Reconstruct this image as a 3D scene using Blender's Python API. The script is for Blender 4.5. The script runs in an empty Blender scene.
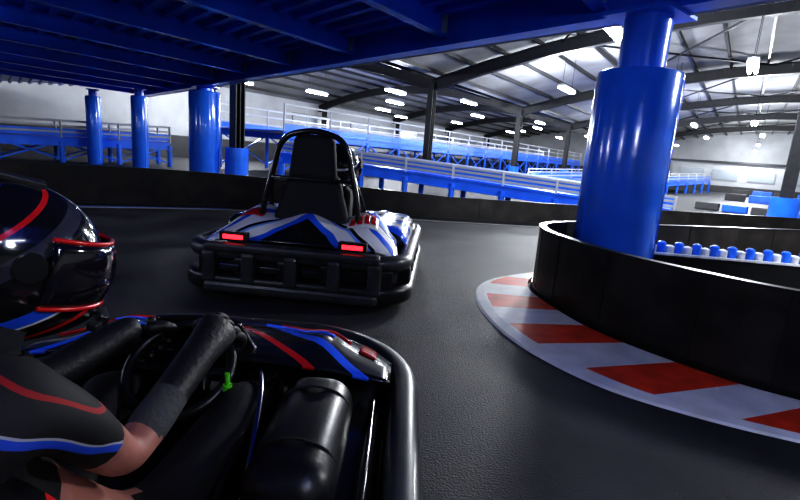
import bpy, bmesh, math, random
from mathutils import Vector, Matrix, Euler
random.seed(4)
S=bpy.context.scene
col=S.collection
S.view_settings.view_transform='Standard'
try: S.view_settings.look='High Contrast'
except Exception as ex: print('look',ex)
# ------------------------------------------------------------------ materials
def nt(m):
    m.use_nodes=True; return m.node_tree
def mat(name,c,rough=.5,metal=0,var=0,vscale=8,bump=0,bscale=60,emit=0,ecol=None,coat=0,c2=None,rvar=0,spec=.5):
    m=bpy.data.materials.new(name); t=nt(m); b=t.nodes['Principled BSDF']
    b.inputs['Base Color'].default_value=(*c,1); b.inputs['Roughness'].default_value=rough
    b.inputs['Metallic'].default_value=metal; b.inputs['Coat Weight'].default_value=coat
    b.inputs['Coat Roughness'].default_value=.12; b.inputs['Specular IOR Level'].default_value=spec
    tc=t.nodes.new('ShaderNodeTexCoord')
    if var or c2:
        n=t.nodes.new('ShaderNodeTexNoise'); n.inputs['Scale'].default_value=vscale; n.inputs['Detail'].default_value=6
        t.links.new(tc.outputs['Object'],n.inputs['Vector'])
        r=t.nodes.new('ShaderNodeValToRGB'); r.color_ramp.elements[0].position=.35; r.color_ramp.elements[1].position=.68
        r.color_ramp.elements[0].color=(*[x*(1-var) for x in c],1)
        r.color_ramp.elements[1].color=(*(c2 or [min(1,x*(1+var)) for x in c]),1)
        t.links.new(n.outputs['Fac'],r.inputs['Fac']); t.links.new(r.outputs['Color'],b.inputs['Base Color'])
        if rvar:
            mr=t.nodes.new('ShaderNodeMapRange'); mr.inputs['To Min'].default_value=rough-rvar; mr.inputs['To Max'].default_value=rough+rvar
            t.links.new(n.outputs['Fac'],mr.inputs['Value']); t.links.new(mr.outputs['Result'],b.inputs['Roughness'])
    if bump:
        n2=t.nodes.new('ShaderNodeTexNoise'); n2.inputs['Scale'].default_value=bscale; n2.inputs['Detail'].default_value=5
        t.links.new(tc.outputs['Object'],n2.inputs['Vector'])
        bp=t.nodes.new('ShaderNodeBump'); bp.inputs['Strength'].default_value=bump; bp.inputs['Distance'].default_value=.01
        t.links.new(n2.outputs['Fac'],bp.inputs['Height']); t.links.new(bp.outputs['Normal'],b.inputs['Normal'])
    if emit:
        b.inputs['Emission Color'].default_value=(*(ecol or c),1); b.inputs['Emission Strength'].default_value=emit
    return m
def stripe_mat(name,a,b_,c_,stops,rough=.25,absx=True,off=0,scale=1,nz=0):
    m=bpy.data.materials.new(name); t=nt(m); b=t.nodes['Principled BSDF']
    b.inputs['Roughness'].default_value=rough; b.inputs['Coat Weight'].default_value=.6 if rough<.5 else 0
    tc=t.nodes.new('ShaderNodeTexCoord'); sp=t.nodes.new('ShaderNodeSeparateXYZ'); t.links.new(tc.outputs['Object'],sp.inputs[0])
    x=sp.outputs[0]
    if absx:
        ab=t.nodes.new('ShaderNodeMath'); ab.operation='ABSOLUTE'; t.links.new(x,ab.inputs[0]); x=ab.outputs[0]
    def mul(o,k):
        n=t.nodes.new('ShaderNodeMath'); n.operation='MULTIPLY'; t.links.new(o,n.inputs[0]); n.inputs[1].default_value=k; return n.outputs[0]
    def add(o,p):
        n=t.nodes.new('ShaderNodeMath'); n.operation='ADD'; t.links.new(o,n.inputs[0])
        if isinstance(p,(int,float)): n.inputs[1].default_value=p
        else: t.links.new(p,n.inputs[1])
        return n.outputs[0]
    v=add(add(mul(x,a*scale),mul(sp.outputs[1],b_*scale)),mul(sp.outputs[2],c_*scale)); v=add(v,off)
    if nz:
        n=t.nodes.new('ShaderNodeTexNoise'); n.inputs['Scale'].default_value=5; n.inputs['Detail'].default_value=1
        t.links.new(tc.outputs['Object'],n.inputs['Vector']); v=add(v,mul(n.outputs['Fac'],nz))
    r=t.nodes.new('ShaderNodeValToRGB'); r.color_ramp.interpolation='CONSTANT'
    els=r.color_ramp.elements
    els[0].position=stops[0][0]; els[0].color=(*stops[0][1],1); els[1].position=stops[1][0]; els[1].color=(*stops[1][1],1)
    for p,c in stops[2:]:
        e=els.new(p); e.color=(*c,1)
    t.links.new(v,r.inputs['Fac']); t.links.new(r.outputs['Color'],b.inputs['Base Color'])
    return m
BLK=(.012,.012,.014); WHT=(.85,.86,.9); RED=(.6,.02,.02); G2=(.03,.15,.9); G3=(.25,.45,.95)
M={}
M['floor']=mat('asphalt_floor',(.050,.051,.055),.6,var=.45,vscale=1.6,bump=.7,bscale=110,rvar=.12)
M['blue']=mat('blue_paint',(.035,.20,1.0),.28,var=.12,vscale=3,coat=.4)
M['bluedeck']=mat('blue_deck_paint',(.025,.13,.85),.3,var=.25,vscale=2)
M['vinyl']=mat('blue_vinyl',(.035,.21,1.0),.2,var=.08,vscale=4,bump=.5,bscale=6,coat=.8)
M['black']=mat('black_plastic',(.014,.014,.015),.36,bump=.08,bscale=90)
M['gloss']=mat('gloss_black',(.014,.014,.016),.18,coat=.5)
M['greybump']=mat('bumper_plastic',(.04,.041,.045),.38,var=.3,vscale=9,coat=.1)
M['rubber']=mat('tyre_rubber',(.015,.015,.015),.75,bump=.3)
M['fabric']=mat('black_fabric',(.022,.022,.025),.75,bump=.4,bscale=140)
M['steel']=mat('dark_steel',(.014,.015,.019),.5,var=.3)
M['chrome']=mat('chrome',(.6,.6,.62),.2,metal=1)
M['barrier']=mat('barrier_panel',(.010,.010,.010),.42,var=.3,vscale=5,c2=(.026,.021,.018),bump=.15,bscale=12,rvar=.08)
M['roof']=mat('roof_panel',(.27,.275,.285),.7,var=.2,vscale=.6)
M['wallw']=mat('white_wall',(.34,.35,.37),.7,var=.08,vscale=1)
M['walld']=mat('dark_cladding',(.04,.04,.045),.6,var=.2,vscale=1)
M['glass']=mat('window_glass',(.22,.25,.28),.15)
M['white']=mat('white_paint',(.80,.80,.78),.5,var=.1,vscale=6)
M['red']=mat('red_paint',(.80,.07,.025),.5,var=.18,vscale=7)
M['redp']=mat('red_plastic',(.55,.015,.015),.25,coat=.5)
M['lamp']=mat('lamp_tube',(1,1,1),.5,emit=36,ecol=(.95,.98,1))
M['redl']=mat('tail_light',(.9,.02,.03),.3,emit=4,ecol=(1,.02,.03))
M['skin']=mat('skin',(.40,.18,.14),.5,var=.1,vscale=20,bump=.1)
M['suit']=mat('driver_suit',(.011,.011,.014),.8,bump=.6,bscale=18)
M['glove']=mat('glove_black',(.016,.016,.018),.5,bump=.3,bscale=80)
M['cuff']=mat('glove_cuff',(.07,.07,.075),.8,bump=.4,bscale=80)
M['green']=mat('green_cable',(.12,.65,.03),.4)
M['visor']=mat('visor',(.012,.010,.016),.06,coat=1)
M['net']=mat('rail_grey',(.45,.47,.5),.5)
M['cowlb']=stripe_mat('cowl_graphics_blue',1,1,0,[(0,BLK),(.05,G2),(.11,WHT),(.22,G3),(.25,BLK),(.28,WHT),(.40,G2),(.46,WHT),(.54,BLK),(.56,G2),(.64,WHT),(.74,G2),(.78,BLK)],off=.58,scale=.9,nz=.08)
M['cowlr']=stripe_mat('cowl_graphics_red',1,1,0,[(0,BLK),(.3,RED),(.33,BLK),(.80,RED),(.82,BLK),(.88,G2),(.91,BLK)],off=.45,scale=.5)
M['podb']=stripe_mat('pod_graphics_blue',.6,1,.8,[(0,BLK),(.12,G2),(.25,WHT),(.38,G3),(.46,G2),(.58,WHT),(.7,BLK)],off=.4,absx=False,nz=.1)
M['helm']=stripe_mat('helmet_graphics',.5,-.9,1.0,[(0,BLK),(.26,RED),(.285,BLK),(.35,WHT),(.362,G2),(.42,BLK),(.58,(.05,.05,.07)),(.64,BLK),(.70,RED),(.715,BLK),(.8,G2),(.84,BLK)],off=.5,scale=1.6,rough=.12)
M['helm2']=stripe_mat('helmet_graphics_b',.3,-.6,1.2,[(0,BLK),(.38,(.12,.12,.13)),(.45,BLK),(.6,WHT),(.63,BLK)],off=.5,scale=1.6,rough=.15)
M['sleeve']=stripe_mat('suit_stripes',.5,.5,1,[(0,BLK),(.56,(.02,.08,.5)),(.60,(.35,.35,.4)),(.612,BLK),(.74,(.3,.012,.015)),(.76,BLK)],off=0-.38,scale=2.0,rough=.7,nz=.12,absx=False)
# ------------------------------------------------------------------ geometry helpers
def link(o,parent=None):
    col.objects.link(o)
    if parent: o.parent=parent
    return o
def empty(name,loc=(0,0,0),rz=0,sc=1):
    e=bpy.data.objects.new(name,None); e.empty_display_size=.2; col.objects.link(e)
    e.location=loc; e.rotation_euler=(0,0,rz); e.scale=(sc,)*3; return e
def mesh(name,vs,fs,mats,parent=None,mi=None,smooth=False):
    me=bpy.data.meshes.new(name); me.from_pydata([tuple(v) for v in vs],[],fs)
    for m in (mats if isinstance(mats,list) else [mats]): me.materials.append(m)
    if mi:
        for p,i in zip(me.polygons,mi): p.material_index=i
    bm=bmesh.new(); bm.from_mesh(me); bmesh.ops.recalc_face_normals(bm,faces=bm.faces); bm.to_mesh(me); bm.free()
    if smooth:
        for p in me.polygons: p.use_smooth=True
    return link(bpy.data.objects.new(name,me),parent)
class MB:
    def __init__(s): s.v=[];s.f=[];s.m=[]
    def box(s,c,size,rz=0,mi=0,R=None):
        c=Vector(c); R=R or Matrix.Rotation(rz,3,'Z'); n=len(s.v)
        for x,y,z in [(-1,-1,-1),(1,-1,-1),(1,1,-1),(-1,1,-1),(-1,-1,1),(1,-1,1),(1,1,1),(-1,1,1)]:
            s.v.append(c+R@Vector((x*size[0]/2,y*size[1]/2,z*size[2]/2)))
        for f in [(0,3,2,1),(4,5,6,7),(0,1,5,4),(1,2,6,5),(2,3,7,6),(3,0,4,7)]:
            s.f.append(tuple(n+i for i in f)); s.m.append(mi)
    def beam(s,a,b,w,h,mi=0):
        a=Vector(a);b=Vector(b);d=b-a; L=d.length; y=d.normalized()
        up=Vector((0,0,1)) if abs(y.z)<.95 else Vector((1,0,0))
        x=y.cross(up).normalized(); z=x.cross(y)
        R=Matrix((x,y,z)).transposed(); s.box((a+b)/2,(w,L,h),R=R,mi=mi)
    def ibeam(s,a,b,w,h,t=.03,mi=0):
        a=Vector(a);b=Vector(b);z=Vector((0,0,1))
        s.beam(a,b,t,h,mi); s.beam(a+z*(h/2),b+z*(h/2),w,t,mi); s.beam(a-z*(h/2),b-z*(h/2),w,t,mi)
    def cyl(s,a,b,r,n=20,mi=0,r2=None):
        a=Vector(a);b=Vector(b);y=(b-a).normalized(); up=Vector((0,0,1)) if abs(y.z)<.9 else Vector((1,0,0))
        x=y.cross(up).normalized(); z=x.cross(y); k=len(s.v); r2=r if r2 is None else r2
        for i in range(n):
            t=2*math.pi*i/n; d=x*math.cos(t)+z*math.sin(t); s.v.append(a+d*r); s.v.append(b+d*r2)
        for i in range(n):
            j=(i+1)%n; s.f.append((k+2*i,k+2*j,k+2*j+1,k+2*i+1)); s.m.append(mi)
        s.f.append(tuple(k+2*i for i in range(n)));s.m.append(mi); s.f.append(tuple(k+2*i+1 for i in range(n)));s.m.append(mi)
    def obj(s,name,mats,parent=None,bevel=0,smooth=False):
        o=mesh(name,s.v,s.f,mats,parent,s.m)
        if bevel:
            b=o.modifiers.new('b','BEVEL'); b.width=bevel; b.segments=2; b.limit_method='ANGLE'
        if smooth:
            for p in o.data.polygons: p.use_smooth=True
            o.modifiers.new('e','EDGE_SPLIT').split_angle=.7
        return o
def rbox(name,loc,size,bev,m,parent=None,rot=(0,0,0),seg=4,taper=None):
    b=MB(); b.box((0,0,0),size)
    if taper:
        for v in b.v:
            if v.z>0: v.x*=taper; 
    o=b.obj(name,m,parent); o.location=loc; o.rotation_euler=rot
    md=o.modifiers.new('b','BEVEL'); md.width=bev; md.segments=seg
    for p in o.data.polygons: p.use_smooth=True
    return o
def tube(name,pts,r,m,parent=None,cyclic=False,smooth=True,res=4):
    cu=bpy.data.curves.new(name,'CURVE'); cu.dimensions='3D'; cu.bevel_depth=r; cu.bevel_resolution=res; cu.resolution_u=8; cu.use_fill_caps=True
    sp=cu.splines.new('BEZIER' if smooth else 'POLY')
    if smooth:
        sp.bezier_points.add(len(pts)-1)
        for p,q in zip(sp.bezier_points,pts): p.co=q; p.handle_left_type=p.handle_right_type='AUTO'
    else:
        sp.points.add(len(pts)-1)
        for p,q in zip(sp.points,pts): p.co=(*q,1)
    sp.use_cyclic_u=cyclic; cu.materials.append(m)
    return link(bpy.data.objects.new(name,cu),parent)
def surf(name,fn,nu,nv,m,parent=None,thick=.012,sub=0):
    vs=[];fs=[]
    for j in range(nv+1):
        for i in range(nu+1): vs.append(fn(-1+2*i/nu,j/nv))
    for j in range(nv):
        for i in range(nu):
            a=j*(nu+1)+i; fs.append((a,a+1,a+nu+2,a+nu+1))
    o=mesh(name,vs,fs,m,parent,smooth=True)
    s=o.modifiers.new('s','SOLIDIFY'); s.thickness=thick; s.offset=0
    return o
def sweep(name,path,prof,m,parent=None,closed=True,smooth=True,capprof=True):
    n=len(path);vs=[];fs=[]
    for i,(x,y) in enumerate(path):
        if closed: a=path[i-1]; b=path[(i+1)%n]
        else: a=path[max(0,i-1)]; b=path[min(n-1,i+1)]
        t=Vector((b[0]-a[0],b[1]-a[1])).normalized(); nx,ny=t.y,-t.x
        pr=prof(i/(n-1)) if callable(prof) else prof; k=len(pr)
        for o,z in pr: vs.append((x+nx*o,y+ny*o,z))
    for i in range(n if closed else n-1):
        j=(i+1)%n
        for q in range(k if capprof else k-1):
            r=(q+1)%k; fs.append((i*k+q,j*k+q,j*k+r,i*k+r))
    if not closed and capprof:
        fs.append(tuple(range(k))); fs.append(tuple((n-1)*k+q for q in range(k)))
    o=mesh(name,vs,fs,m,parent,smooth=smooth)
    if smooth: o.modifiers.new('e','EDGE_SPLIT').split_angle=.75
    return o
def rprof(o0,o1,z0,z1,r=.02,n=4):
    pts=[]
    for cx,cz,a0 in [(o1-r,z1-r,0),(o0+r,z1-r,90),(o0+r,z0+r,180),(o1-r,z0+r,270)]:
        for i in range(n+1):
            a=math.radians(a0+90*i/n); pts.append((cx+r*math.cos(a),cz+r*math.sin(a)))
    return pts
def catmull(P,n=10,closed=False):
    out=[];N=len(P)
    rng=range(N if closed else N-1)
    for i in rng:
        g=lambda k:(P[k%N] if closed else P[max(0,min(N-1,k))])
        p0,p1,p2,p3=[Vector(g(i+d)) for d in(-1,0,1,2)]
        for j in range(n):
            t=j/n; out.append(tuple(.5*((2*p1)+(p2-p0)*t+(2*p0-5*p1+4*p2-p3)*t*t+(3*p1-p0-3*p2+p3)*t**3)))
    if not closed: out.append(tuple(P[-1]))
    return out
# ------------------------------------------------------------------ hall
Lx,Ly=.573,.8195; AL=math.atan2(Ly,Lx)
def H(s,p,z=0): return Vector((s*Lx+p*Ly,s*Ly-p*Lx,z))
S0,S1,P0,P1=-20,64,-27.0,17.1
def zr(p):
    if p>=-11.1: return 4.3+2.0*(1-((p-3)/14.1)**2)
    return 4.3+1.3*(1-((p+19.05)/7.95)**2)
mesh('floor',[H(S0,P0),H(S1,P0),H(S1,P1),H(S0,P1)],[(0,1,2,3)],M['floor'])
ps=[P0+(P1-P0)*i/60 for i in range(61)]
vs=[];fs=[]
for p in ps: vs+= [H(S0,p,zr(p)),H(S1,p,zr(p)),H(S1,p,zr(p)+.15),H(S0,p,zr(p)+.15)]
for i in range(60):
    a=i*4;b=a+4; fs+=[(a,b,b+1,a+1),(a+3,a+2,b+2,b+3)]
mesh('ceiling',vs,fs,M['roof'])
b=MB()
p=P0+.8
while p<P1:
    b.beam(H(S0,p,zr(p)-.07),H(S1,p,zr(p)-.07),.08,.14); p+=1.3
b.obj('roof_purlins',M['steel'])
cols=[-10.6,-1.3,8.0,17.3,26.6,35.9,45.2,54.5]
for s in cols:
    b=MB()
    for a,c in ((P0,-11.1),(-11.1,P1)):
        n=12
        for i in range(n):
            p=a+(c-a)*i/n; q=a+(c-a)*(i+1)/n
            b.ibeam(H(s,p,zr(p)-.33),H(s,q,zr(q)-.33),.24,.42)
    b.obj('roof_rafter',M['steel'])
b=MB()
for s0,s1 in zip(cols[2:],cols[3:]):
    for p,q in ((-6,0),(0,6),(-17,-13)):
        b.cyl(H(s0,p,zr(p)-.16),H(s1,q,zr(q)-.16),.04,8); b.cyl(H(s0,q,zr(q)-.16),H(s1,p,zr(p)-.16),.04,8)
b.obj('roof_bracing',M['steel'])
def wallbox(name,s0,p0,s1,p1,h,m,t=.2):
    b=MB(); b.beam(H(s0,p0,h/2),H(s1,p1,h/2),t,h); return b.obj(name,m)
wallbox('wall_left',S0,P0-.1,S1,P0-.1,4.5,M['wallw'])
wallbox('wall_right',S0,P1+.1,S1,P1+.1,4.5,M['wallw'])
for nm,s in (('wall_back',S0-.1),('wall_front',S1+.1)):
    vs=[H(s,p,0) for p in ps]+[H(s,p,zr(p)+.1) for p in ps]
    mesh(nm,vs,[(i,i+1,62+i,61+i) for i in range(60)],M['wallw'])
b=MB(); b.beam(H(S0,P0+.05,.6),H(S1,P0+.05,.6),.06,1.2); b.obj('trim_left',M['walld'])
b=MB(); b.beam(H(S1-.05,P0,.75),H(S1-.05,P1,.75),.06,1.5); b.obj('trim_front',M['walld'])
for i in range(6):
    b=MB(); s=24+i*6.2; b.beam(H(s,P0+.06,2.9),H(s+3.6,P0+.06,2.9),.08,1.0,0)
    b.beam(H(s-.05,P0+.09,3.42),H(s+3.65,P0+.09,3.42),.1,.06,1); b.beam(H(s-.05,P0+.09,2.38),H(s+3.65,P0+.09,2.38),.1,.06,1)
    b.obj('window_%d'%(i+1),[M['glass'],M['steel']])
def steel_col(x,y,top,pad=True,w=.26,ph=.95):
    e=empty('steel_column',(x,y,0))
    b=MB(); R=AL
    b.box((0,0,top/2),(.02,w,top),R); 
    for d in(-1,1): b.box(Vector((math.cos(R)*d*w/2,math.sin(R)*d*w/2,top/2)),(.03,w,top),R)
    b.box((0,0,top/2),(w,.03,top),R)
    b.obj('i_section',M['steel'],e)
    if pad:
        b=MB(); b.cyl((0,0,0),(0,0,ph),.3,28); b.obj('blue_pad',M['vinyl'],e,smooth=True)
for s in cols:
    q=H(s,-11.1); 
    if s>0: steel_col(q.x,q.y,4.1)
    if s>9:
        q=H(s,P0+.6); steel_col(q.x,q.y,4.1,False)
steel_col(9.15,11.7,5.9,True,ph=.8)
PW=2.9
def lamp(s,p,z,power=0,roofz=None):
    c=H(s,p,z); e=empty('pendant_tube_light',c,AL)
    b=MB(); b.box((0,0,.06),(1.5,.26,.07)); b.box((0,0,.11),(1.3,.1,.05)); b.obj('housing',M['net'],e)
    b=MB()
    for d in(-.075,.075): b.cyl((-.72,d,-.02),(.72,d,-.02),.045,10)
    b.obj('tubes',M['lamp'],e)
    rz=(roofz or zr(p))-z
    b=MB(); 
    for d in(-.6,.6): b.cyl((d,0,.1),(d,0,rz),.008,6)
    b.obj('cords',M['steel'],e)
    if power:
        l=bpy.data.lights.new('tube_glow','POINT'); l.energy=power*PW; l.shadow_soft_size=.3; l.color=(.94,.97,1)
        o=link(bpy.data.objects.new('tube_glow',l),e); o.location=(0,0,-.4)
for s,p,pw in [(-6,3,330),(3,4.5,600),(8.5,4.2,300),(12,-3,330),(16.5,-.45,330),(20,-6.5,380),(27,-6.5,0),(32,-.3,420),(36,-6.5,380),(47,-6.5,0),(40,.2,300),(50,.1,300),(60,0,300),
               (31.5,-6.5,0),(41,-6.5,0),(24,-3.2,0),(34,-3.2,0),(44,-3.2,0),(56,-6.5,0),(24,4,0),(20,-20.5,0),(44,-18,0),
               (4,-20,240),(12,-18,0),(16,-22,300),(20,-15,300),(24,-18,0),(28,-22,0),(31,-16,300),(37,-21,0),(40,-15,300),(46,-20,0),(52,-17,300),(14,-24,0),(33,-24,0),(24,-13,0),(48,-13,0),(35,-13,0)]:
    lamp(s,p,4.15,pw)
# ------------------------------------------------------------------ mezzanine deck over the track
A=Vector((1.95,4.40)); E=Vector((-.655,.756)).normalized(); ZB=2.42
def AE(k): return A+E*k
far=AE(18.5); near=AE(-6)
poly=[near,far,Vector((-17,20.3)),Vector((-19.5,-7)),Vector((near.x,-7))]
dk=empty('mezzanine_deck')
n=len(poly)
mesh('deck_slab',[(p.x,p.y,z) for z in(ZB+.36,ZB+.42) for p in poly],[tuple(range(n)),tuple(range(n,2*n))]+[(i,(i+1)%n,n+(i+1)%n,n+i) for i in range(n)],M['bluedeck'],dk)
b=MB()
b.ibeam((near.x,near.y,ZB+.18),(far.x,far.y,ZB+.18),.22,.34,.03)
b.obj('edge_beam',M['blue'],dk)
b=MB(); b.cyl((near.x+.1,near.y+.1,ZB+.02),(far.x+.1,far.y+.1,ZB+.02),.035,12); b.obj('edge_pipe',M['net'],dk,smooth=True)
def inside(q):
    c=False;j=n-1
    for i in range(n):
        a,bb=poly[i],poly[j]
        if (a.y>q.y)!=(bb.y>q.y) and q.x<(bb.x-a.x)*(q.y-a.y)/(bb.y-a.y)+a.x: c=not c
        j=i
    return c
Ld=Vector((Lx,Ly))
b=MB(); bs=MB()
k=-5.4
while k<18.3:
    st=AE(k)-Ld*.05; L=0
    while inside(st-Ld*(L+.25)) and L<32: L+=.25
    if L>.5:
        en=st-Ld*L; b.ibeam((st.x,st.y,ZB+.22),(en.x,en.y,ZB+.22),.13,.24,.02)
        bs.box((st.x-Ld.x*.12,st.y-Ld.y*.12,ZB+.22),(.02,.16,.2),.86)
    k+=1.95
b.obj('joists',M['blue'],dk); bs.obj('joist_brackets',M['net'],dk)
b=MB(); off=.3
while off<26:
    st=AE(-6)-Ld*off; runs=[];cur=None;t=0
    while t<34:
        q=st+E*t
        if inside(q): 
            cur=cur or q; last=q
        elif cur: runs.append((cur,last)); cur=None
        t+=.25
    if cur: runs.append((cur,last))
    for a,c in runs:
        if (c-a).length>.5: b.beam((a.x,a.y,ZB+.325),(c.x,c.y,ZB+.325),.09,.07)
    off+=.30
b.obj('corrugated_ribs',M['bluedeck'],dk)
b=MB()
for d in(4.5,10):
    a=AE(-4)-Ld*d; c=AE(17)-Ld*d
    t=[a+(c-a)*i/60 for i in range(61)]; t=[q for q in t if inside(q)]
    if len(t)>2: b.ibeam((t[0].x,t[0].y,ZB-.05),(t[-1].x,t[-1].y,ZB-.05),.18,.28,.03)
b.obj('cross_beams',M['blue'],dk)
b=MB()
for z in(.5,1.0): b.beam((near.x,near.y,ZB+.42+z),(far.x,far.y,ZB+.42+z),.05,.05)
for i in range(17):
    q=AE(-5.5+i*1.4); b.beam((q.x,q.y,ZB+.4),(q.x,q.y,ZB+1.42),.05,.05)
b.obj('guard_rail',M['net'],dk)
def pillar(x,y,r,padh,rc,top=ZB):
    e=empty('padded_pillar',(x,y,0))
    b=MB(); b.cyl((0,0,0),(0,0,top),rc,32); b.obj('column',M['blue'],e,smooth=True)
    b=MB(); b.box((0,0,top-.015),(rc*2.9,rc*2.9,.03),.7); b.box((0,0,.01),(rc*2.9,rc*2.9,.02),.7); b.obj('plates',M['blue'],e)
    prof=[(rc,padh),(r-.03,padh),(r-.008,padh-.01),(r,padh-.035),(r+.003,padh*.6),(r,.06),(r-.02,.02),(rc,.02)]
    N=48;vs=[];fs=[]
    for i in range(N):
        t=2*math.pi*i/N
        for q,z in prof: vs.append((q*math.cos(t),q*math.sin(t),z))
    K=len(prof)
    for i in range(N):
        j=(i+1)%N
        for q in range(K): fs.append((i*K+q,j*K+q,j*K+(q+1)%K,i*K+(q+1)%K))
    o=mesh('vinyl_pad',vs,fs,M['vinyl'],e,smooth=True); o.modifiers.new('e','EDGE_SPLIT').split_angle=.8
    for a in(1.9,-.35,3.4):
        b=MB(); b.box(((r+.004)*math.cos(a),(r+.004)*math.sin(a),padh/2),(.012,.05,padh-.1),a); b.obj('seam',M['vinyl'],e)
pillar(A.x,A.y,.345,1.95,.19)
B=AE(11.07); pillar(B.x,B.y,.38,2.3,.2)
for x,y in((-8.0,14.6),(-10.4,16.2)): pillar(x,y,.22,2.2,.12)
for (x,y,pw) in ((-3.4,-1.6,75),(1.4,-1.2,65),(-7.4,2.2,85),(-11.5,6.0,80)):  # added fill lamps, out of view, to brighten the deck underside and foreground
    e=empty('added_fill_batten',(x,y,ZB+.03),AL); e.parent=dk
    b=MB(); b.box((0,0,.05),(1.5,.14,.08)); b.obj('housing',M['net'],e)
    b=MB(); b.cyl((-.72,0,-.01),(.72,0,-.01),.025,10); b.obj('tubes',M['lamp'],e)
    l=bpy.data.lights.new('added_fill_glow','POINT'); l.shadow_soft_size=.2; l.energy=pw; l.color=(.93,.96,1)
    o=link(bpy.data.objects.new('added_fill_glow',l),e); o.location=(0,0,-.3)
# ------------------------------------------------------------------ track barriers
def barrier(name,pts,h,closed,t=.05):
    e=empty(name)
    path=catmull(pts,10,closed)
    hf=(h if callable(h) else (lambda u:h))
    sweep('panel',path,lambda u:[(t/2,0),(t/2,hf(u)),(-t/2,hf(u)),(-t/2,0)],M['barrier'],e,closed)
    sweep('cap',path,lambda u:[(t/2+.008,hf(u)),(t/2+.008,hf(u)+.012),(-t/2-.008,hf(u)+.012),(-t/2-.008,hf(u))],M['black'],e,closed)
    sweep('base_strip',path,lambda u:[(t/2+.012,0),(t/2+.012,.05),(-t/2-.012,.05),(-t/2-.012,0)],M['black'],e,closed)
    b=MB()
    for i in range(0,len(path)-1,9):
        x,y=path[i]; a=path[min(i+1,len(path)-1)]; an=math.atan2(a[1]-y,a[0]-x)
        b.box((x,y,hf(i/len(path))/2),(.008,t+.008,hf(i/len(path))-.02),an)
    b.obj('joints',M['black'],e)
    return path
island=[(7.6,3.6),(7.2,5.6),(5.5,6.0),(4,5.6),(2.7,5.15),(1.85,4.9),(1.38,4.55),(1.24,4.15),(1.26,3.78),(1.43,3.20),(1.80,2.66),(2.15,2.36),(3.0,1.95),(4.2,1.65),(6.2,1.75)]
barrier('track_barrier',island,.565,True)
farb=[(-9,0),(-8.6,3),(-7.4,5.4),(-5.67,6.72),(-5,6.98),(-2.9,8.02),(-.58,8.5),(1.03,8.75),(2.93,9.1),(5,9.6),(8.5,10.4),(13,11)]
barrier('track_barrier',farb,lambda u:.58 if u<.42 else .58-.17*min(1,(u-.42)/.2),False)
def strip(name,pts,w,o,m,z=.004,parent=None):
    return sweep(name,catmull(pts,10),[(o,z),(o+w,z)],m,parent,False,capprof=False)
strip('track_edge_line',farb,.07,.22,M['white'])
strip('blue_edge_line',farb[:6],.10,.08,M['blue'])
def resample(P,n):
    P=[Vector(p) for p in P]; d=[0]
    for a,b_ in zip(P,P[1:]): d.append(d[-1]+(b_-a).length)
    out=[];j=0
    for i in range(n+1):
        t=d[-1]*i/n
        while j<len(d)-2 and d[j+1]<t: j+=1
        f=(t-d[j])/(d[j+1]-d[j]); out.append(P[j].lerp(P[j+1],min(1,f)))
    return out
inn=[(1.85,4.95),(1.34,4.58),(1.18,4.15),(1.20,3.78),(1.37,3.14),(1.74,2.60),(2.10,2.29),(2.97,1.87),(4.2,1.57)]
out=[(1.60,5.0),(1.12,4.66),(.80,4.32),(.66,3.90),(.65,3.35),(.78,2.80),(1.07,2.33),(1.46,2.06),(1.95,1.86),(2.8,1.56),(4.1,1.30)]
N=120
I=resample(catmull(inn,12),N); O=resample(catmull(out,12),N)
vs=[];fs=[];mi=[]
for i in range(N+1):
    a=O[i]; c=I[max(0,min(N,i+3))]
    for f,z in((0,.004),(.03,.014),(.15,.02),(.17,.02),(.97,.035),(.97,.0)):
        q=a.lerp(c,f); vs.append((q.x,q.y,z))
for i in range(N):
    for k in range(5):
        a=i*6+k; fs.append((a,a+6,a+7,a+1))
        mi.append(0 if k<3 else (1 if (i//7)%2==0 else 0))
mesh('track_kerb',vs,fs,[M['white'],M['red']],None,mi)
e=empty('roller_guard')
b=MB(); a0=Vector((2.42,4.66));a1=Vector((4.6,4.55))
b.beam((a0.x,a0.y,.17),(a1.x,a1.y,.17),.10,.34,0); b.obj('base_wall',M['black'],e)
b=MB(); w=MB()
nn=26
for i in range(nn):
    q=a0.lerp(a1,(i+.5)/nn); t_=(b if i%2 else w)
    t_.cyl((q.x,q.y,.34),(q.x,q.y,.46 if i%2 else .43),.041,12)
    t_.cyl((q.x,q.y,.46 if i%2 else .43),(q.x,q.y,.475 if i%2 else .44),.041,12,0,.02)
b.obj('blue_rollers',M['blue'],e,smooth=True); w.obj('white_rollers',M['white'],e,smooth=True)
w=MB(); w.beam((a0.x,a0.y-.07,.36),(a1.x,a1.y-.07,.36),.03,.02); w.obj('white_rail',M['white'],e)
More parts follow.
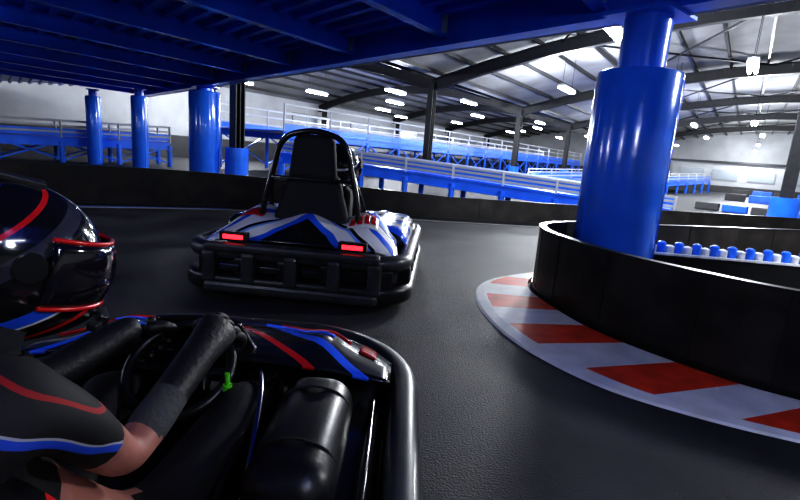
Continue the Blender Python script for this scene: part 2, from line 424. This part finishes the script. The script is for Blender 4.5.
# ------------------------------------------------------------------ background ramps
def elevated(name,q0,q1,z0,z1,w,rail=1.0,step=2.4,lower=True):
    e=empty(name); q0=Vector(q0);q1=Vector(q1);d=(q1-q0);L=d.length;d.normalize();nrm=Vector((-d.y,d.x)); m=int(L/step)
    b=MB(); r=MB(); dkk=MB()
    def P(t,o,z): 
        q=q0+d*(L*t)+nrm*o; return Vector((q.x,q.y,z0+(z1-z0)*t+z))
    for o in(-w/2,w/2):
        b.ibeam(P(0,o,0),P(1,o,0),.16,.24,.03)
        for z in(rail*.35,rail*.7,rail): r.beam(P(0,o,z+.12),P(1,o,z+.12),.05,.06)
        for i in range(m+1):
            t=i/m; tp=P(t,o,0)
            if tp.z>.2: b.cyl((tp.x,tp.y,0),(tp.x,tp.y,tp.z),.08,12)
            r.beam(P(t,o,.1),P(t,o,rail+.15),.06,.06)
            if lower and i<m:
                u=(i+1)/m; z=P(t,o,0).z
                b.beam(P(t,o,0)-Vector((0,0,z*.9)),P(u,o,0),.05,.05); b.beam(P(t,o,0),P(u,o,0)-Vector((0,0,z*.9)),.05,.05)
    dkk.beam(P(0,0,.14),P(1,0,.14),w,.04)
    b.obj('beams',M['blue'],e); r.obj('rails',M['net'],e); dkk.obj('deck',M['bluedeck'],e)
    g=MB()
    g.beam(P(0,-w/2,.3),P(1,-w/2,.3),.03,.22); g.beam(P(0,w/2,.3),P(1,w/2,.3),.03,.22); g.obj('blue_guard_boards',M['blue'],e)
a=H(12.5,-16.5);c=H(52,-16.5); elevated('elevated_track',(a.x,a.y),(c.x,c.y),1.5,1.5,4.0)
elevated('track_ramp',(-3.4,14.8),(6.3,11.6),.75,.2,1.6,rail=.32,step=1.2,lower=False)
a=H(22,-7);c=H(46,-4); elevated('track_ramp',(a.x,a.y),(c.x,c.y),.3,.9,3.0,rail=.5,step=2.4,lower=False)
elevated('track_ramp',(-15.5,13.2),(-9.3,18.6),.55,.75,1.6,rail=.55,step=1.5,lower=True)
for (s0,p0,s1,p1,h) in [(21,-1.5,20,7,.26),(33,-1,33,10,.4),(44,-1,44,12,.5)]:
    b=MB(); 
    for i in range(10):
        u0=i/10+.006;u1=(i+1)/10-.006
        f=lambda u,z:H(s0+(s1-s0)*u,p0+(p1-p0)*u,z)
        b.beam(f(u0,h/2),f(u1,h/2),.3,h,(1,0,1,0,2)[i%5])
    b.obj('block_barrier',[M['bluedeck'],M['walld'],M['net']],None,bevel=.03)
e=empty('reception_building',H(55,2),AL)
b=MB(); b.box((0,0,1.3),(6,16,2.6)); b.obj('walls',M['wallw'],e)
b=MB()
for i in range(6): b.box((-3.03,-6.6+i*2.6,1.55),(.08,1.9,.9),mi=0); 
b.box((-3.05,0,2.65),(.4,16.4,.18),mi=1); b.box((-3.04,0,.3),(.06,16,.6),mi=2)
b.obj('windows_and_fascia',[M['glass'],M['steel'],M['walld']],e)
# ------------------------------------------------------------------ people
def skinbody(name,J,Ed,mats,regions,parent,root=0):
    me=bpy.data.meshes.new(name); me.from_pydata([j[0] for j in J],Ed,[])
    o=bpy.data.objects.new(name,me); col.objects.link(o)
    md=o.modifiers.new('skin','SKIN'); md.use_smooth_shade=True
    sv=me.skin_vertices[0].data
    for i,j in enumerate(J):
        r=j[1]; sv[i].radius=(r,r) if not isinstance(r,tuple) else r
        sv[i].use_root=(i==root)
    o.modifiers.new('sub','SUBSURF').levels=2; o.modifiers['sub'].render_levels=2
    bpy.context.view_layer.update()
    dg=bpy.context.evaluated_depsgraph_get(); nm=bpy.data.meshes.new_from_object(o.evaluated_get(dg))
    bpy.data.objects.remove(o); nm.materials.clear()
    for m in mats: nm.materials.append(m)
    for p in nm.polygons:
        p.use_smooth=True; c=p.center; best=(9,0)
        for (a,bb),rg in zip(Ed,regions):
            A_=Vector(J[a][0]);B_=Vector(J[bb][0]); d=B_-A_; t=max(0,min(1,(c-A_).dot(d)/d.length_squared)); dd=(c-A_-d*t).length
            if dd<best[0]: best=(dd,rg)
        p.material_index=best[1]
    return link(bpy.data.objects.new(name,nm),parent)
def helmet(parent,c,yaw,pitch,m,sc=1.0):
    e=bpy.data.objects.new('helmet',None); link(e,parent); e.location=c; e.rotation_euler=(pitch,0,yaw); e.scale=(sc,)*3
    bm=bmesh.new(); bmesh.ops.create_uvsphere(bm,u_segments=48,v_segments=32,radius=1)
    for v in bm.verts:
        x,y,z=v.co
        X=x*.128;Y=y*.152;Z=z*.145
        if z<0: 
            Z*=1.05; X*=1-.10*z*z
            if y>0: Y+=.035*min(1,-z*2)*y
        if z>0 and y<0: Y-=.008*z
        v.co=(X,Y,Z)
    dl=[f for f in bm.faces if (f.calc_center_median().z<-.135) or (f.calc_center_median().y>.03 and -.035<f.calc_center_median().z<.055 and abs(f.calc_center_median().x)<.112)]
    bmesh.ops.delete(bm,geom=dl,context='FACES')
    me=bpy.data.meshes.new('shell'); bm.to_mesh(me); bm.free(); me.materials.append(m)
    for p in me.polygons:p.use_smooth=True
    o=link(bpy.data.objects.new('shell',me),e); s=o.modifiers.new('s','SOLIDIFY'); s.thickness=.014; s.offset=-1
    def vf(u,v):
        a=u*1.25; z=-.05+.12*v; k=math.sqrt(max(0,1-(z/.15)**2))
        return (math.sin(a)*.134*k,math.cos(a)*.168*k+.004,z)
    surf('visor',vf,24,8,M['visor'],e,.004)
    tube('visor_trim',[vf(-1+2*i/16,1) for i in range(17)],.0045,M['redp'],e)
    tube('visor_trim_low',[vf(-1+2*i/16,0) for i in range(17)],.005,M['redp'],e)
    b=MB()
    for sx in(-1,1): b.cyl((sx*.118,.03,.02),(sx*.142,.03,.02),.024,16)
    b.obj('visor_pivots',M['black'],e,smooth=True)
    b=MB(); b.box((0,.172,-.085),(.07,.02,.022)); 
    for sx in(-1,1): b.box((sx*.055,.155,-.09),(.03,.02,.016),-sx*.4)
    b.box((0,-.02,.146),(.05,.09,.014)); b.obj('vents',M['black'],e,bevel=.004)
    bm=bmesh.new(); bmesh.ops.create_uvsphere(bm,u_segments=24,v_segments=20,radius=1)
    for v in bm.verts:
        x,y,z=v.co; X=x*.078;Y=y*.095;Z=z*.115-.02
        if z<0: X*=1+.35*z
        if y>.75 and abs(x)<.16 and -.45<z<.0: Y+=.02*(1-abs(x)/.16)*min(1,(-z)*3)
        if y>.6 and .0<z<.25 and .2<abs(x)<.6: Y-=.008
        v.co=(X,Y,Z)
    me=bpy.data.meshes.new('head'); bm.to_mesh(me); bm.free(); me.materials.append(M['skin'])
    for p in me.polygons:p.use_smooth=True
    link(bpy.data.objects.new('head',me),e)
    b=MB()
    for sx in(-1,1): b.cyl((sx*.032,.078,-.006),(sx*.032,.090,-.006),.012,12,0,.005)
    b.obj('eyes',M['white'],e,smooth=True)
    return e
WC=Vector((0,.25,.445)); WN=Vector((0,-.62,.785)).normalized(); WT=Vector((0,.785,.62)).normalized(); WX=Vector((1,0,0))
def rim(q,R=.145): return WC+WX*(R*math.cos(q))+WT*(R*math.sin(q))
def hand(parent,q,gs,glove):
    c=rim(q); e1=(WX*math.cos(q)+WT*math.sin(q)); t=(WT*math.cos(q)-WX*math.sin(q)); 
    if math.cos(q)<0: t=-t
    n=WN; R=math.radians
    def P(a,r,k): return c+t*k*gs+e1*(r*gs*math.cos(a))+n*(r*gs*math.sin(a))
    for i,(k,l) in enumerate([(.036,.93),(.012,1),(-.012,.95),(-.034,.8)]):
        an=[75,35,-10,-60*l,-115*l,-160*l]
        pts=[P(R(a),.038 if a>50 else .030,k*(1 if a>0 else .95)) for a in an]
        rr=[.0125,.012,.0108,.0102,.0095,.008]
        skinbody('finger_%d'%(i+1),[(p,r*gs) for p,r in zip(pts,rr)],[(j,j+1) for j in range(5)],[glove],[0]*5,parent)
    pts=[P(R(95),.05,.01),P(R(120),.045,.04),P(R(150),.034,.055),P(R(185),.029,.05)]
    skinbody('thumb',[(p,r*gs) for p,r in zip(pts,[.015,.0135,.0115,.009])],[(0,1),(1,2),(2,3)],[glove],[0]*3,parent)
    return P(R(75),.045,0),t
def driver(kart,head=(0,-.30,.87),yaw=0,pitch=0,helm=None,elbR=(.30,-.18,.46),hs=1.0,dx=0,qr=0.1,ql=math.pi-.1,gs=1.0,bare=False):
    e=bpy.data.objects.new('driver',None); link(e,kart)
    pal={1:hand(e,qr,gs,M['glove']),-1:hand(e,ql,gs,M['glove'])}
    J=[];Ed=[];Rg=[]
    def a(co,r,par=None,rg=0):
        J.append((tuple(co),r)); i=len(J)-1
        if par is not None: Ed.append((par,i)); Rg.append(rg)
        return i
    pel=a((0,-.2,.24),(.15,.11)); wa=a((dx*.5,-.27,.38),(.14,.10),pel); ch=a((dx,-.33,.54),(.165,.11),wa,1); uc=a((dx,-.335,.64),(.14,.095),ch,1)
    nk=a(((head[0]+dx)*.5,-.32,.73),.06,uc); a((head[0],head[1]-.03,.79),.055,nk,0)
    for sx in(-1,1):
        sh=a((dx+sx*.16,-.33,.65),.068,uc,1); 
        el=Vector(elbR if sx>0 else (-.3,-.18,.46)); s0=Vector((dx+sx*.16,-.33,.65))
        ua=a(s0.lerp(el,.35)+Vector((sx*.01,0,0)),.060,sh,1)
        ub=a(s0.lerp(el,.62),.053,ua,1)
        e0=a(el,.046,ub,2 if (sx>0 and bare) else 1); w,t=pal[sx]
        dr=(el-w).normalized(); wr=w+dr*.085*gs+WN*.012
        f1=a(el.lerp(wr,.18),.046,e0,2 if (sx>0 and bare) else 1)
        f2=a(el.lerp(wr,.26),.052,f1,3); f3=a(el.lerp(wr,.50),.047,f2,3 if bare else 1); f4=a(wr,.038*gs,f3,4)
        p1=a(wr.lerp(w,.55)+WN*.004,(.046*gs,.034*gs),f4,4); a(w,(.050*gs,.032*gs),p1,4)
        hp=a((sx*.10,-.14,.22),.095,pel); kn=a((sx*.2,.20,.39),.062,hp); cf=a((sx*.18,.40,.29),.054,kn); an=a((sx*.14,.64,.15),.04,cf,4); hl=a((sx*.13,.68,.12),.042,an,4); a((sx*.13,.76,.24),.034,hl,4)
    skinbody('body',J,Ed,[M['suit'],M['sleeve'],M['skin'],M['cuff'],M['glove']],Rg,e)
    helmet(e,head,yaw,pitch,helm or M['helm'],hs)
    return e
# ------------------------------------------------------------------ kart
def outline(w,yr,yf,rr,rf,n=12):
    o=[]
    for cx,cy,r,a0 in[(w-rf,yf-rf,rf,0),(-(w-rf),yf-rf,rf,90),(-(w-rr),yr+rr,rr,180),(w-rr,yr+rr,rr,270)]:
        for i in range(n+1):
            a=math.radians(a0+90*i/n); o.append((cx+r*math.cos(a),cy+r*math.sin(a)))
    out=[]
    for i in range(len(o)):
        a=Vector(o[i]);b_=Vector(o[(i+1)%len(o)]);k=max(1,int((b_-a).length/.08))
        for j in range(k): 
            q=a.lerp(b_,j/k); out.append((q.x,q.y))
    return out
def kart(loc,rz,sc,cowl,pod,accent,hoopon=True,plate=None):
    K=empty('go_kart',loc,rz,sc)
    OL=outline(.66,-.93,.96,.18,.46)
    sweep('bumper_lower',OL,rprof(-.06,.065,.05,.165,.04),M['black'],K)
    sweep('bumper_upper',OL,rprof(-.05,.050,.245,.345,.045),M['greybump'],K)
    sweep('bumper_backing',OL,[(-.02,.10),(-.02,.30),(-.035,.30),(-.035,.10)],M['rubber'],K)
    b=MB(); acc=0
    for i in range(len(OL)):
        a=Vector(OL[i]);c=Vector(OL[(i+1)%len(OL)]); acc+=(c-a).length
        if acc>.25:
            acc=0; an=math.atan2(c.y-a.y,c.x-a.x); b.box((a.x,a.y,.205),(.10,.085,.12),an)
    b.obj('bumper_ribs',M['black'],K,bevel=.015)
    b=MB()
    b.box((0,-.955,.325),(1.06,.10,.06)); b.box((0,-.965,.085),(1.06,.10,.07))
    for xx in(-.50,-.26,0,.26,.50): b.box((xx,-.965,.205),(.085,.085,.2))
    b.obj('rear_crash_bumper',M['greybump'],K,bevel=.022)
    b=MB()
    for xx in(-.38,-.13,.13,.38): b.box((xx,-.972,.205),(.13,.02,.045))
    b.obj('rear_bumper_slots',M['gloss'],K,bevel=.008)
    b=MB(); b.box((0,.05,.07),(.62,1.5,.02)); b.obj('floor_pan',M['steel'],K)
    for sx in(-1,1):
        tube('chassis_tube',[(sx*.3,-.85,.11),(sx*.32,-.3,.10),(sx*.34,.3,.10),(sx*.22,.8,.11)],.016,M['steel'],K)
        tube('side_tube',[(sx*.32,-.42,.12),(sx*.6,-.36,.2),(sx*.62,0,.22),(sx*.6,.38,.2),(sx*.33,.42,.12)],.014,M['chrome'],K)
        if hoopon: rbox('side_pod',(sx*.48,-.02,.325),(.33,.96,.26),.10,pod,K,seg=5)
        else:
            rbox('side_pod',(sx*.46,-.04,.23),(.28,.84,.17),.06,pod,K)
            rbox('pod_cushion',(sx*.40,.10,.34),(.21,.52,.17),.078,M['black'],K,seg=8)
            for yy in(-.03,.23): tube('cushion_seam',[(sx*.40-.104,yy,.33),(sx*.40-.085,yy,.398),(sx*.40-.04,yy,.426),(sx*.40+.04,yy,.426),(sx*.40+.085,yy,.398),(sx*.40+.104,yy,.33)],.0035,M['rubber'],K)
            tube('pod_rail',[(sx*.56,-.45,.30),(sx*.565,0,.335),(sx*.56,.40,.30)],.012,M['gloss'],K)
        for y,r,w in((-.56,.145,.19),(.58,.135,.13)):
            x=sx*.50;N=32;prof=[(.07,-w/2+.02),(r-.03,-w/2),(r-.008,-w/2+.015),(r,-w/4),(r,w/4),(r-.008,w/2-.015),(r-.03,w/2),(.07,w/2-.02)]
            vs=[];fs=[]
            for i in range(N):
                t=2*math.pi*i/N
                for q,o in prof: vs.append((x+o,y+q*math.cos(t),r+q*math.sin(t)))
            k=len(prof)
            for i in range(N):
                j=(i+1)%N
                for q in range(k): fs.append((i*k+q,j*k+q,j*k+(q+1)%k,i*k+(q+1)%k))
            mesh('tyre',vs,fs,M['rubber'],K,smooth=True)
            b=MB(); b.cyl((x-w/2+.02,y,r),(x+w/2-.02,y,r),.072,24); b.cyl((x-w/2,y,r),(x+w/2,y,r),.025,12); b.obj('rim',M['chrome'],K,smooth=True)
        tube('axle_strut',[(sx*.5,.58,.135),(sx*.25,.55,.13)],.018,M['steel'],K)
        rbox('engine_cover',(sx*.36,-.60,.30),(.26,.34,.22),.05,M['black'],K)
        b=MB(); b.box((sx*.36,-.945,.39),(.17,.05,.055),mi=0); b.box((sx*.36,-.972,.39),(.125,.012,.026),mi=1)
        b.obj('tail_light',[M['black'],M['redl']],K,bevel=.006)
        b=MB(); b.box((sx*.12,.62,.2),(.07,.02,.12)); b.cyl((sx*.12,.64,.09),(sx*.12,.62,.16),.01,8); b.obj('pedal',M['chrome'],K,bevel=.004)
    b=MB(); b.cyl((-.5,-.56,.145),(.5,-.56,.145),.02,12); b.obj('rear_axle',M['chrome'],K)
    def cw(u,v):
        w=.62-.07*v; y=-.88+.50*v+.05*u*u*(1-v); return (u*w,y,.36+.16*math.sin(v*1.5)*(1-.35*abs(u)**3)-.05*abs(u)**6+.04*math.cos(u*9)*v)
    surf('rear_cowl',cw,40,14,cowl,K,.014)
    surf('sponsor_decal',lambda u,v:Vector(cw(.62+u*.17,.42+.34*v))+Vector((0,-.004,.012)),8,4,M['white'],K,.004)
    for j in range(4):
        surf('decal_letter',lambda u,v,j=j:Vector(cw(.62-.12+j*.08+u*.028,.46+.26*v+.02*j))+Vector((0,-.006,.018)),4,4,M['redp'],K,.003)
    surf('sponsor_decal',lambda u,v:Vector(cw(-.66+u*.13,.5+.2*v))+Vector((0,-.004,.012)),8,4,M['redp'],K,.004)
    def ff(u,v):
        yf=.91-.30*abs(u)**3.2; yb=.36+.02*abs(u); y=yf+(yb-yf)*v
        return (u*.61,y,.335+.10*math.sin(min(1,v*1.3)*math.pi*.5)*(1-.55*u*u)+.03*math.exp(-((abs(u)-.62)/.13)**2)*math.sin(v*math.pi))
    surf('front_fairing',ff,36,12,cowl,K,.014)
    tube('fairing_edge',[ff(-1+2*i/24,0) for i in range(25)],.010,M['gloss'],K)
    for sx in(-1,1):
        surf('fairing_accent',lambda u,v,sx=sx:Vector(ff(sx*(.86+.05*u),v*.5+.02))+Vector((0,0,.012)),4,8,accent,K,.006)
        tube('fairing_pinstripe',[Vector(ff(sx*(.25+.5*i/8),.12+.3*i/8))+Vector((0,0,.010)) for i in range(9)],.006,accent,K)
        tube('fairing_pinstripe_b',[Vector(ff(sx*(.15+.5*i/8),.16+.34*i/8))+Vector((0,0,.010)) for i in range(9)],.004,M['bluedeck'],K)
    def nas(u,v): return (u*(.17-.04*v),.50-.10*v-.03*u*u,.40+.15*v)
    surf('number_panel',nas,12,8,M['gloss'],K,.012)
    surf('panel_plate',lambda u,v:Vector(nas(u*.7,.2+.6*v))+Vector((0,.012,.004)),6,6,plate or M['white'],K,.004)
    tube('steering_wheel',[rim(2*math.pi*i/24) for i in range(24)],.0145,M['black'],K,cyclic=True)
    b=MB(); b.cyl(WC,WC-WN*.34,.013,12); b.cyl(WC-WN*.012,WC+WN*.015,.045,20)
    for q in(0,math.pi,-math.pi/2): b.beam(WC,rim(q,.135),.03,.008)
    b.obj('steering_column',M['steel'],K)
    cl=[(.10,.19),(-.05,.13),(-.22,.12),(-.34,.20),(-.41,.34)]
    if hoopon: cl+=[(-.455,.56),(-.475,.66),(-.485,.76)]
    else: cl+=[(-.455,.42),(-.475,.47)]
    cl2=catmull(cl,4)
    def st(u,v):
        f=v*(len(cl2)-1);i=min(int(f),len(cl2)-2);p=Vector(cl2[i]).lerp(Vector(cl2[i+1]),f-i)
        wv=.21 if v<.7 else .21-(.07 if hoopon else .01)*(v-.7)/.3
        k=abs(u)**3*.13
        up=1-min(1,max(0,(v-.35)/.25)); return (u*wv*(1.1),p.x+k*(1-up)*1.1,p.y+k*up*1.3)
    surf('seat_shell',st,20,24,M['gloss'],K,.014)
    if hoopon:
        rbox('seat_back_pad',(0,-.525,.60),(.54,.09,.36),.04,M['fabric'],K,(-.10,0,0),taper=.62,seg=5)
        rbox('headrest',(0,-.545,.88),(.33,.11,.30),.053,M['fabric'],K,(-.05,0,0),taper=.80,seg=6)
        rbox('headrest_band',(0,-.545,.75),(.28,.08,.05),.02,M['black'],K)
        hoop=[(-.34,-.60,.30),(-.32,-.585,.52),(-.26,-.57,.80),(-.20,-.57,.98),(-.12,-.57,1.03),(.12,-.57,1.03),(.20,-.57,.98),(.26,-.57,.80),(.32,-.585,.52),(.34,-.60,.30)]
        tube('roll_hoop',hoop,.019,M['gloss'],K)
        tube('hoop_crossbar',[(-.27,-.58,.74),(.27,-.58,.74)],.012,M['gloss'],K)
        for sx in(-1,1):
            tube('hoop_brace',[(sx*.26,-.57,.80),(sx*.32,-.44,.60),(sx*.34,-.30,.42),(sx*.34,-.22,.28)],.013,M['gloss'],K)
            rbox('side_bolster',(sx*.22,-.42,.58),(.045,.14,.20),.02,M['fabric'],K)
            tube('shoulder_belt',[(sx*.09,-.54,.76),(sx*.10,-.46,.74),(sx*.11,-.36,.75)],.012,M['fabric'],K)
    b=MB(); b.cyl((.155,.215,.33),(.155,.205,.43),.013,14); b.cyl((.155,.205,.43),(.155,.203,.465),.007,10); b.obj('green_bottle',M['green'],K,smooth=True)
    tube('fuel_hose',[(.2,.1,.2),(.28,.3,.3),(.22,.42,.33),(.12,.48,.2)],.008,M['rubber'],K)
    tube('throttle_hose',[(.30,-.2,.2),(.27,.1,.38),(.22,.30,.42),(.16,.42,.36)],.009,M['chrome'],K)
    tube('brake_hose',[(.32,-.2,.2),(.30,.15,.30),(.27,.36,.36),(.2,.5,.3)],.006,M['rubber'],K)
    return K
k1=kart((-.61,1.04,0),math.radians(0),1.0,M['cowlr'],M['gloss'],M['redp'],False,M['gloss'])
driver(k1,head=(-.10,-.20,.86),yaw=math.radians(-52),pitch=math.radians(-16),helm=M['helm'],hs=1.0,dx=-.12,elbR=(.06,-.13,.42),qr=math.radians(50),ql=math.radians(150),gs=1.35,bare=True)
k2=kart((-.665,4.36,0),math.radians(-4),1.165,M['cowlb'],M['podb'],M['white'])
driver(k2,head=(.13,-.27,.83),yaw=math.radians(-15),helm=M['helm2'])
# ------------------------------------------------------------------ world & camera
w=bpy.data.worlds.new('World'); S.world=w; w.use_nodes=True
w.node_tree.nodes['Background'].inputs[0].default_value=(.5,.55,.62,1); w.node_tree.nodes['Background'].inputs[1].default_value=.3
cam=bpy.data.cameras.new('camera'); co=bpy.data.objects.new('camera',cam); col.objects.link(co); S.camera=co
cam.lens=21.6; cam.sensor_width=36; cam.clip_start=.02; cam.clip_end=300
mtx=Matrix.Rotation(math.radians(90-11.2),4,'X')@Matrix.Rotation(math.radians(4.5),4,'Z')
co.matrix_world=Matrix.Translation((0,0,1.1))@mtx
